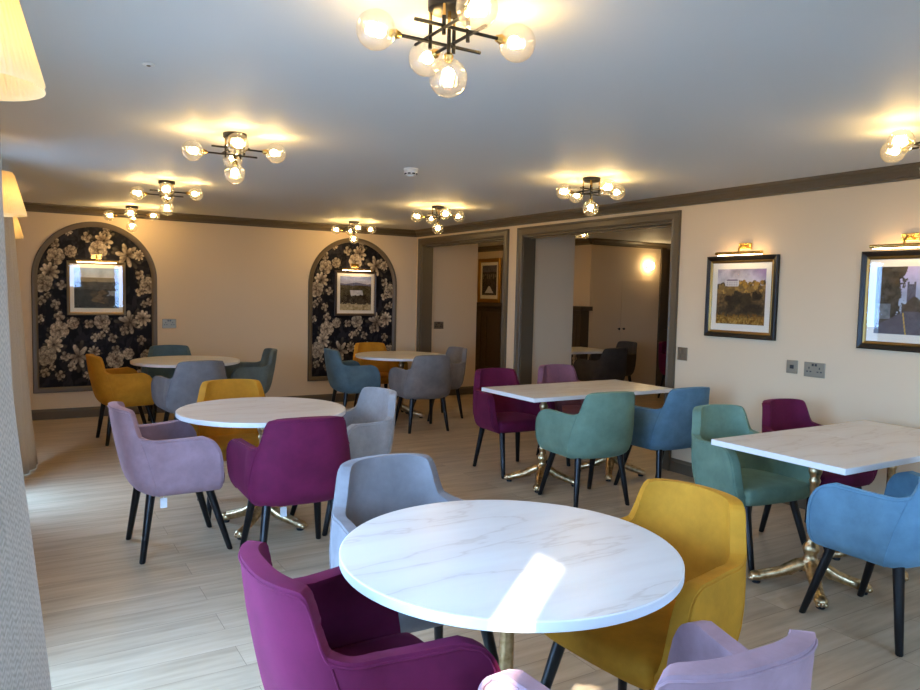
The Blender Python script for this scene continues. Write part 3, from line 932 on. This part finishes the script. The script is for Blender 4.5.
def near_curtain(t, z):
    # gathered leaf whose far edge bellies into the room
    edge = interp(z, [(0.0, 0.098), (0.5, 0.066), (0.78, 0.046), (0.99, 0.0305), (1.23, 0.0080), (1.37, -0.006), (1.64, -0.013), (2.3, -0.018)])
    y = 0.42 + 0.68 * t
    x = -0.205 + (edge + 0.205) * sstep((t - 0.1) / 0.85) + 0.022 * math.sin(t * 7 * PI) * (1 - t) - 0.012 * (1 - math.cos((t - 1) * 26)) * (t > 0.8) * 0.3
    if t > 0.97: y -= (t - 0.97) * 0.4; x -= (t - 0.97) * 0.9
    return (x, y, z)
curtain('grey herringbone curtain very close, running down the lower corner of the photo', near_curtain, 90, 40, 0, 0, 0.012, 2.30)
def far_curtain(t, z):
    fl = interp(z, [(0.0, 0.112), (0.4, 0.076), (1.38, 0.014), (2.02, -0.030), (2.3, -0.06)])
    y = 6.15 + 0.90 * t
    x = -0.15 + (fl + 0.15) * sstep(t * 1.1) + 0.030 * math.sin(t * 11 * PI) * (1 - 0.55 * t)
    return (x, y, z)
curtain('grey full length curtain hanging beside the far arched panel, behind the middle wall lamp', far_curtain, 110, 24, 0, 0, 0.012, 2.31)

# ------------------------------------------------------------------ chairs
Z0 = 0.362
W_T = [(.362, .232), (.372, .248), (.39, .264), (.42, .277), (.48, .286), (.55, .287), (.62, .281), (.69, .271), (.76, .260), (.86, .247)]
FL_T = [(.362, .02), (.45, .09), (.55, .13), (.62, .17), (.69, .20)]
YR_T = [(.362, -.172), (.372, -.192), (.39, -.214), (.42, -.235), (.48, -.256), (.55, -.272), (.62, -.287), (.70, -.303), (.80, -.317), (.86, -.323)]
H_T = [(0, .683), (14, .684), (22, .687), (27, .693), (30, .706), (32.5, .732), (34.5, .770), (36.5, .808), (38.5, .829), (42, .841), (48, .846), (60, .849), (90, .852)]
YF_T = [(.362, .208), (.385, .215), (.45, .216), (.55, .207), (.60, .196), (.64, .178), (.665, .155), (.680, .128), (.688, .098)]
YC, NE = -0.09, 2.6
def plan(phi, z, push=0.0):
    w = interp(z, W_T) + push; yr = interp(z, YR_T) - 0.010 - push
    p = math.radians(abs(phi))
    c, s = max(math.cos(p), 0) ** (2 / NE), max(math.sin(p), 0) ** (2 / NE)
    return w * c, YC + (yr - YC) * s
def plan_y(y, z, push=0.0):
    w = interp(z, W_T) + push; yr = interp(z, YR_T) - 0.010 - push
    if y >= YC:
        return w + interp(z, FL_T) * (y - YC)
    k = min((YC - y) / (YC - yr), 0.9999)
    return w * (1 - k ** NE) ** (1 / NE)
def phis(v): return 10.0 + (28.5 - 10.0) * v
def back_pt(t, v, push=0.0, zoff=0.0):
    """t in -1..1 over the back panel, v 0..1 up"""
    a = 1 - abs(t); a = a / 0.6 * 0.27 if a < 0.6 else 0.27 + (a - 0.6) / 0.4 * 0.73     # columns crowd where the edge climbs
    ph1 = phis(1.0) + a * (90 - phis(1.0)); ph = phis(v) + a * (90 - phis(v))
    z = Z0 + (interp(ph1, H_T) - zoff - Z0) * v
    x, y = plan(ph, z, push)
    return Vector((math.copysign(x, t), y, z))
def arm_pt(s, v, side, push=0.0, zoff=0.0):
    x0, ys_ = plan(phis(v), Z0 + (interp(phis(1), H_T) - Z0) * v)
    hs = interp(phis(1), H_T)
    ztop_s = 0.685 + (hs - 0.685) * max(0, 1 - s / 0.22) ** 2 + 0.005 * s - 0.004 * math.sin(s * PI)
    z = Z0 + (min(ztop_s, 0.7 + 0) - zoff - Z0) * v if s > 0.0001 else Z0 + (hs - zoff - Z0) * v
    z = Z0 + (ztop_s - zoff - Z0) * v
    yf = interp(z if v < 1 else 0.69, YF_T)
    y = ys_ + (yf - zoff * 0.6 * (1 if s > 0.9 else 0) - ys_) * s
    return Vector((side * plan_y(y, z, push), y, z))
def shell_parts():
    """one continuous padded shell, cut along the slanted seams into back panel and two arms"""
    na, nb, nv = 26, 84, 22
    cols = [(lambda v, s=1 - i / na: arm_pt(s, v, -1)) for i in range(na)]
    cols += [(lambda v, t=-1 + 2 * i / nb: back_pt(t, v)) for i in range(nb + 1)]
    cols += [(lambda v, s=(i + 1) / na: arm_pt(s, v, 1)) for i in range(na)]
    part = [1] * na + [0] * nb + [2] * na
    bm = bmesh.new(); g = [[bm.verts.new(c(j / nv)) for c in cols] for j in range(nv + 1)]
    for j in range(nv):
        for i in range(len(cols) - 1):
            f = bm.faces.new((g[j][i], g[j][i + 1], g[j + 1][i + 1], g[j + 1][i])); f.material_index = part[i]
    me = bpy.data.meshes.new('shell'); bm.to_mesh(me); bm.free()
    for k in range(3): me.materials.append(VEL['plum'])
    o = bpy.data.objects.new('shell', me); COL.objects.link(o)
    md = o.modifiers.new('s', 'SOLIDIFY'); md.thickness = 0.046; md.offset = -1.0; md.use_even_offset = False
    mb = o.modifiers.new('b', 'BEVEL'); mb.width = 0.013; mb.segments = 3; mb.limit_method = 'ANGLE'; mb.angle_limit = math.radians(50)
    dg = bpy.context.evaluated_depsgraph_get()
    full = bpy.data.meshes.new_from_object(o.evaluated_get(dg))
    bpy.data.objects.remove(o)
    out = []
    for k, nm in enumerate(('backrest', 'armrest', 'armrest')):
        bm = bmesh.new(); bm.from_mesh(full)
        bmesh.ops.delete(bm, geom=[f for f in bm.faces if f.material_index != k], context='FACES')
        for f in bm.faces: f.material_index = 0; f.smooth = True
        m2 = bpy.data.meshes.new(nm); bm.to_mesh(m2); bm.free(); out.append(m2)
    return out
def madd(name, me, m, parent):
    o = bpy.data.objects.new(name, me); me.materials.append(m)
    return link(o, parent)
def seat_bm():
    out = []
    for x, y in [(0.252, 0.0), (0.252, 0.225), (0.225, 0.252), (0.0, 0.262), (-0.225, 0.252), (-0.252, 0.225), (-0.252, 0.0), (-0.235, -0.12), (-0.18, -0.205), (0, -0.225), (0.18, -0.205), (0.235, -0.12)]:
        out.append((x, y))
    # densify and smooth the outline
    for _ in range(2):
        n = []
        for i in range(len(out)):
            a, b = Vector(out[i]), Vector(out[(i + 1) % len(out)])
            n += [tuple(a * 0.75 + b * 0.25), tuple(a * 0.25 + b * 0.75)]
        out = n
    secs = [(0.372, 0.80), (0.368, 0.88), (0.374, 0.93), (0.400, 0.985), (0.436, 1.0), (0.452, 0.985), (0.463, 0.94), (0.470, 0.80), (0.475, 0.5), (0.477, 0.2)]
    bm = bmesh.new(); rings = [[bm.verts.new((x * k, y * k, z)) for x, y in out] for z, k in secs]
    n = len(out)
    for a, b in zip(rings, rings[1:]):
        for i in range(n):
            j = (i + 1) % n
            bm.faces.new((a[i], a[j], b[j], b[i]))
    bm.faces.new(rings[0][::-1]); bm.faces.new(rings[-1])
    return bm
def make_chair():
    o = thing('armchair', 'x', 'chair')
    m = VEL['plum']
    obj('seat', seat_bm(), m, o, True, 1.2)
    for me in shell_parts(): madd(me.name.split('.')[0], me, m, o)
    bm = bmesh.new()
    pts = [back_pt(-1 + 2 * i / 120, 1.0, 0.0012, 0.013) for i in range(121)]
    tube(bm, pts, 0.0036, 6)
    for s in (1, -1):
        tube(bm, [back_pt(s, i / 14, 0.0004) for i in range(0, 14)], 0.0030, 6)
        p = [arm_pt(i / 16, 1.0, s, 0.0012, 0.012) for i in range(17)]
        q = [arm_pt(1.0, 1 - i / 14, s, 0.0015, 0.0) - Vector((0, 0.014, 0)) for i in range(1, 14)]
        tube(bm, p + q, 0.0036, 6)
    obj('piping', bm, m, o, True)
    for s in (-1, 1):
        for yt, yf_ in ((-0.150, -0.205), (0.160, 0.272)):
            d = Vector((s * 0.228, yf_, 0)) - Vector((s * 0.182, yt, 0.375))
            bm = bmesh.new(); n = 14
            rr = [(Vector((s * 0.182, yt, 0.375)) + d * t, 0.025 + (0.0165 - 0.025) * t) for t in (0, 0.5, 0.985, 1.0)]
            rings = [[bm.verts.new((c.x + r * (0.8 if k == 3 else 1) * math.cos(2 * PI * i / n), c.y + r * (0.8 if k == 3 else 1) * math.sin(2 * PI * i / n), c.z)) for i in range(n)] for k, (c, r) in enumerate(rr)]
            for a, b in zip(rings, rings[1:]):
                for i in range(n):
                    j = (i + 1) % n
                    bm.faces.new((a[i], a[j], b[j], b[i]))
            bm.faces.new(rings[0]); bm.faces.new(rings[-1][::-1])
            obj('leg', bm, M['leg'], o, True, 0.8)
    return o
chair0 = make_chair()
chair0.hide_render = False
_first = [True]
def chair(x, y, deg, colour, label, group, care=None, z=0.0):
    c = chair0 if _first[0] else copy_tree(chair0)
    _first[0] = False
    # strip a tag inherited from the source
    c.location = (x, y, z); c.rotation_euler = (0, 0, math.radians(deg)); c['label'] = label; c['group'] = group
    for ch in c.children:
        if not ch.name.startswith('leg'):
            ch.material_slots[0].link = 'OBJECT'; ch.material_slots[0].material = VEL[colour]
    return c
def care_tag(c, lx, ly, z):
    bm = bmesh.new(); box(bm, lx - 0.018, lx + 0.018, ly - 0.0012, ly + 0.0012, z, z + 0.055); box(bm, lx - 0.002, lx + 0.002, ly - 0.001, ly + 0.001, z + 0.055, 0.372)
    if abs(c.rotation_euler.z) > 1: bmesh.ops.rotate(bm, verts=bm.verts, cent=(lx, ly, 0), matrix=Matrix.Rotation(PI / 2, 3, 'Z'))
    t = obj('care_label', bm, M['tagcloth'], c); t['label'] = 'white care label hanging under the seat'
GA, GB, GC, GD = 'velvet armchairs around the nearest round table', 'velvet armchairs around the middle round table', 'velvet armchairs around the round table by the floral panel', 'velvet armchairs around the round table near the corner'
GE, GF, GG = 'velvet armchairs around the rectangular tables by the opening', 'velvet armchairs around the rectangular tables under the prints', 'dark armchairs in the adjoining room'
CH = [
 (0.795, 1.738, -90, 'plum', 'plum velvet armchair beside the nearest round table, seen from its side and back', GA),
 (1.26, 2.36, 181, 'bluegrey', 'blue grey velvet armchair facing the camera behind the nearest round table', GA),
 (1.752, 1.715, 95, 'mustard', 'bright mustard velvet armchair pulled up to the nearest round table', GA),
 (1.20, 1.143, -3, 'lilac', 'pale lilac velvet armchair cut by the bottom picture edge, sun on its arm', GA),
 (0.76, 4.48, -88, 'lilac', 'lilac velvet armchair seen side on at the middle round table, legs fully visible', GB),
 (1.31, 3.94, -3.7, 'plum', 'magenta plum velvet armchair with its back to the camera at the middle round table', GB),
 (1.30, 5.13, 175, 'mustard', 'mustard velvet armchair facing the camera behind the middle round table', GB),
 (1.845, 4.50, 98, 'silver', 'silver grey velvet armchair beside the magenta one at the middle round table', GB),
 (0.89, 7.85, -84.5, 'mustard', 'mustard velvet armchair seen from its side before the floral panel by the curtain', GC),
 (1.41, 7.20, 4.8, 'bluegrey', 'blue grey velvet armchair, back to the camera, at the table by the floral panel', GC),
 (1.47, 8.62, 177, 'steel', 'steel blue velvet armchair against the back wall below the double socket', GC),
 (2.15, 8.12, 85, 'slate', 'dark slate green velvet armchair alone against the bare back wall', GC),
 (3.33, 7.89, -92.6, 'steel', 'steel blue velvet armchair in profile before the floral panel near the corner', GD),
 (3.93, 8.52, 179.4, 'mustard', 'mustard velvet armchair behind the round table near the corner', GD),
 (3.84, 7.14, -5.2, 'grey', 'grey velvet armchair with its back to the camera at the round table near the corner', GD),
 (4.41, 7.78, 92, 'grey', 'grey velvet armchair half hidden behind another grey one, before the narrower opening', GD),
 (3.59, 4.09, -5.6, 'green', 'sage green velvet armchair with its back to the camera at the middle rectangular table', GE),
 (4.34, 4.06, -1.5, 'denim', 'denim blue velvet armchair with its back to the camera beside the sage green one', GE),
 (3.65, 5.17, 178, 'plum', 'dark plum velvet armchair facing the camera at the end of the middle rectangular table', GE),
 (4.43, 5.28, 178, 'mauve', 'dusky mauve velvet armchair behind the middle rectangular table, only its back showing', GE),
 (3.708, 2.785, 174, 'green', 'sage green velvet armchair facing the camera at the nearest rectangular table', GF),
 (4.378, 2.79, 177, 'plum', 'dark plum velvet armchair against the pale wall behind the nearest rectangular table', GF),
 (3.47, 1.82, -3, 'blue', 'bright sky blue velvet armchair cut by the picture edge at the nearest rectangular table', GF),
 (6.70, 7.40, 0, 'dark', 'dark charcoal armchair seen through the wide opening, nearer of the pair', GG),
 (7.60, 8.14, 88, 'dark', 'dark charcoal armchair behind another dark one in the adjoining room', GG),
 (8.55, 7.70, 180, 'plum', 'very dark plum armchair sliver beside the jamb in the adjoining room', GG),
]
chairs = [chair(*a) for a in CH]
for i, lx, ly, z in ((4, 0.19, -0.085, 0.285), (5, -0.06, -0.02, 0.255), (16, -0.10, -0.02, 0.262)):
    care_tag(chairs[i], lx, ly, z)

# ------------------------------------------------------------------ tables
def pedestal(o, rot=PI / 4):
    prof = [(0.034, 0.13), (0.046, 0.135), (0.046, 0.150), (0.034, 0.162), (0.029, 0.185), (0.040, 0.200), (0.044, 0.215), (0.036, 0.235), (0.024, 0.250), (0.0215, 0.275), (0.028, 0.283), (0.028, 0.293), (0.0225, 0.300),
            (0.022, 0.560), (0.027, 0.567), (0.029, 0.580), (0.023, 0.592), (0.026, 0.605), (0.034, 0.625), (0.034, 0.640), (0.023, 0.655), (0.023, 0.715)]
    obj('column', lathe(bmesh.new(), prof, 24), M['brass'], o, True, 0.9)
    bm = lathe(bmesh.new(), [(0.02, 0.090), (0.050, 0.100), (0.056, 0.118), (0.044, 0.132)], 24)
    obj('hub', bm, M['brass'], o, True)
    bm = bmesh.new(); box(bm, -0.17, 0.17, -0.022, 0.022, 0.715, 0.73); box(bm, -0.022, 0.022, -0.17, 0.17, 0.715, 0.73)
    obj('top_bracket', bm, M['black'], o)
    for k in range(4):
        a = rot + k * PI / 2
        R = Matrix.Rotation(a, 4, 'Z')
        bm = bmesh.new()
        pth = [(0.030, 0, 0.130), (0.060, 0, 0.122), (0.095, 0, 0.100), (0.135, 0, 0.078), (0.180, 0, 0.062), (0.220, 0, 0.050), (0.255, 0, 0.040)]
        tube(bm, [R @ Vector(p) for p in pth], [0.034, 0.037, 0.036, 0.032, 0.029, 0.028, 0.029], 12, 0.9)
        # raised rib and scroll, clawed toe
        tube(bm, [R @ Vector((x, 0, z + 0.021)) for x, _, z in pth[1:]], 0.010, 8)
        bmesh.ops.create_uvsphere(bm, u_segments=14, v_segments=10, radius=0.030, matrix=R @ Matrix.Translation((0.105, 0, 0.080)) @ Matrix.Diagonal((1, 0.75, 0.8, 1)))
        bmesh.ops.create_uvsphere(bm, u_segments=14, v_segments=10, radius=0.032, matrix=R @ Matrix.Translation((0.262, 0, 0.038)) @ Matrix.Diagonal((1.25, 1.1, 0.85, 1)))
        for t in (-1, 0, 1):
            bmesh.ops.create_uvsphere(bm, u_segments=10, v_segments=8, radius=0.014, matrix=R @ Matrix.Translation((0.286, t * 0.018, 0.028)) @ Matrix.Diagonal((1.3, 0.9, 1, 1)))
        lg = obj('base_leg', bm, M['brass'], o, True, 1.0)
        bm = lathe(bmesh.new(), [(0.020, 0.0), (0.022, 0.004), (0.022, 0.018)], 16, R @ Matrix.Translation((0.262, 0, 0)))
        obj('foot_pad', bm, M['pad'], lg, True, 0.6)
def top_edge(o, bm_top, bm_edge):
    t = obj('tabletop', bm_top, M['top'], o, False)
    obj('edge_band', bm_edge, M['edge'], t, True, 0.6)
ZT, TH = 0.760, 0.030
def round_table(x, y, r, label, rot):
    o = thing('round_table', label, 'table', (x, y, 0), 0.0, 'round pedestal tables')
    n = 96
    top_edge(o, lathe(bmesh.new(), [(r - 0.003, ZT - 0.006), (r - 0.003, ZT - 0.0005), (r - 0.006, ZT)], n), lathe(bmesh.new(), [(r - 0.004, ZT - TH), (r, ZT - TH + 0.003), (r, ZT - 0.003), (r - 0.003, ZT - 0.0007)], n))
    pedestal(o, rot)
    return o
def rect_table(x, y, w, d, rz, label):
    o = thing('rectangular_table', label, 'table', (x, y, 0), rz, 'rectangular pedestal tables')
    bm = B(-w / 2 + 0.001, w / 2 - 0.001, -d / 2 + 0.001, d / 2 - 0.001, ZT - 0.006, ZT)
    bm2 = B(-w / 2, w / 2, -d / 2, d / 2, ZT - TH, ZT - 0.0008, bev=0.0015)
    t = obj('tabletop', bm, M['top'], o)
    obj('edge_band', bm2, M['edge'], t)
    pedestal(o, PI / 4)
    return o
round_table(1.254, 1.762, 0.505, 'nearest round white table with a bright patch of sun on its top', 0.0)
round_table(1.325, 4.592, 0.519, 'round white table between the lilac and magenta armchairs', PI / 4)
round_table(1.506, 8.022, 0.538, 'round white table in front of the bare back wall, by the far floral panel', PI / 4)
round_table(3.986, 7.963, 0.554, 'round white table near the corner, beside the narrower cased opening', PI / 4)
RT1 = (3.935, 2.275, 1.46, 0.755, 0.0)
RT2 = (3.967, 4.640, 1.48, 0.70, math.radians(0.8))
def pair(c, l0, l1):
    x, y, w, d, rz = c
    for s, l in ((-1, l0), (1, l1)):
        rect_table(x + s * w / 4 * math.cos(rz), y + s * w / 4 * math.sin(rz), w / 2 - 0.002, d, rz, l)
pair(RT1, 'rectangular white table whose free corner points at the mustard armchair, before the sage green chair', 'rectangular white table pushed against the wall below the village street print')
pair(RT2, 'rectangular white table with the dark plum armchair at its free end', 'rectangular white table reaching the wall beside the wide cased opening')
rect_table(6.80, 8.08, 0.9, 0.8, 0.0, 'white table in the adjoining room behind the dark armchair')

# ------------------------------------------------------------------ adjoining room pieces
o = thing('panelled_mantel_unit', 'dark taupe panelled unit with a ledge, seen through both openings', 'panelling', (7.42, 10.4, 0))
obj('carcass', B(-0.09, 0.075, -1.80, 1.9, 0, 1.30), M['panel'], o)
obj('ledge', B(-0.17, 0.078, -1.88, 1.9, 1.30, 1.365, bev=0.006), M['panel'], o)
obj('frieze', B(-0.12, -0.088, -1.83, 1.9, 1.24, 1.30, bev=0.004), M['panel'], o)
for k in range(4):
    y0 = -1.72 + k * 0.90
    bm = bmesh.new(); w_ = 0.80
    for (a, b, c_, d_) in ((y0, y0 + 0.09, 0.10, 1.20), (y0 + w_ - 0.09, y0 + w_, 0.10, 1.20), (y0 + 0.09, y0 + w_ - 0.09, 0.10, 0.20), (y0 + 0.09, y0 + w_ - 0.09, 1.10, 1.20)):
        box(bm, -0.108, -0.089, a, b, c_, d_, bev=0.002)
    obj('raised_panel', bm, M['panel'], o)
p5 = picture('gold framed dark print with a white fountain standing on the panelled ledge', 0.72, 0.80, (7.40, 11.60, 1.366), RZR, print_night, ST5, tilt=0.0)
o = thing('opal_wall_lamp', 'glowing round wall lamp in the adjoining room', 'wall lamp', (8.70, 8.60, 2.03))
obj('backplate', lathe(bmesh.new(), [(0.05, 0), (0.05, 0.02)], 24, Matrix.Rotation(PI / 2, 4, 'X')), M['gold'], o, True, 0.6)
obj('glass_shade', ball(bmesh.new(), (0, -0.06, 0), 0.065, sy=0.7), M['glowwall'], o, True)
# flush cupboard doors in the adjoining room
o = thing('flush_cupboard', 'flush cream cupboard doors with two small dark knobs in the adjoining room', 'cupboard', (8.14, 8.598, 0))
for s in (-1, 1):
    dr = obj('door', B(-0.61 if s < 0 else 0.002, -0.002 if s < 0 else 0.61, -0.010, 0.0, 0.02, 1.79, bev=0.002), M['wall'], o)
    bm = lathe(bmesh.new(), [(0.008, 0.0), (0.008, 0.015), (0.018, 0.024), (0.018, 0.034), (0.010, 0.040)], 16, Matrix.Translation((s * 0.05, -0.010, 1.02)) @ Matrix.Rotation(PI / 2, 4, 'X'))
    obj('knob', bm, M['slot'], dr, True)

# ------------------------------------------------------------------ light
SKY = 24.0
w = bpy.data.worlds.new('sky'); S.world = w; w.use_nodes = True
bg = w.node_tree.nodes['Background']
bg.inputs['Color'].default_value = (0.32, 0.57, 1.0, 1)
bg.inputs['Strength'].default_value = SKY
def portal(loc, rot, sx, sy):
    l = bpy.data.lights.new('sky_portal', 'AREA'); l.shape = 'RECTANGLE'; l.size = sx; l.size_y = sy
    l.cycles.is_portal = True
    o = bpy.data.objects.new('sky_portal', l); link(o); o.location = loc; o.rotation_euler = rot
for wd in (W0, W1, W2, W3):
    portal((XL - 0.2, (wd[0] + wd[1]) / 2, (wd[2] + wd[3]) / 2), (PI / 2, 0, -PI / 2), wd[1] - wd[0], wd[3] - wd[2])
for wd in (W4, W5):
    portal(((wd[0] + wd[1]) / 2, YF - 0.2, (wd[2] + wd[3]) / 2), (PI / 2, 0, 0), wd[1] - wd[0], wd[3] - wd[2])
# low sun: a shaft through the gap between jamb and near curtain
sd = Vector((0.77, 0.64, -0.62)).normalized()
sl = bpy.data.lights.new('sun_shaft', 'SPOT'); sl.energy = 60000; sl.color = (1.0, 0.95, 0.88); sl.spot_size = math.radians(2.6); sl.spot_blend = 0.0; sl.shadow_soft_size = 0.10
so = bpy.data.objects.new('sun_shaft', sl); link(so)
so.location = Vector((XL, 0.33, 1.75)) - sd * 14
so.rotation_euler = sd.to_track_quat('-Z', 'Y').to_euler()

# ------------------------------------------------------------------ camera
F, YAW, PITCH, ROLL, HC = 733.384, 0.5437, 0.06975, 0.02235, 1.51436
cy, sy = math.cos(YAW), math.sin(YAW)
f = Vector((sy, cy, 0)); r = Vector((cy, -sy, 0)); u = Vector((0, 0, 1))
f2 = f * math.cos(PITCH) - u * math.sin(PITCH); u2 = u * math.cos(PITCH) + f * math.sin(PITCH)
r3 = r * math.cos(ROLL) + u2 * math.sin(ROLL); u3 = -r * math.sin(ROLL) + u2 * math.cos(ROLL)
cam = bpy.data.cameras.new('camera'); cam.sensor_width = 36.0; cam.lens = F / 920 * 36; cam.clip_start = 0.05
co = bpy.data.objects.new('camera', cam); link(co)
co.matrix_world = Matrix(((r3.x, u3.x, -f2.x, 0), (r3.y, u3.y, -f2.y, 0), (r3.z, u3.z, -f2.z, HC), (0, 0, 0, 1)))
S.camera = co
S.view_settings.view_transform = 'Standard'
S.view_settings.look = 'None'
S.view_settings.exposure = 0.0
S.view_settings.gamma = 1.0
S.view_settings.use_curve_mapping = False
S.cycles.max_bounces = 8
S.cycles.transparent_max_bounces = 24
S.cycles.sample_clamp_indirect = 6.0
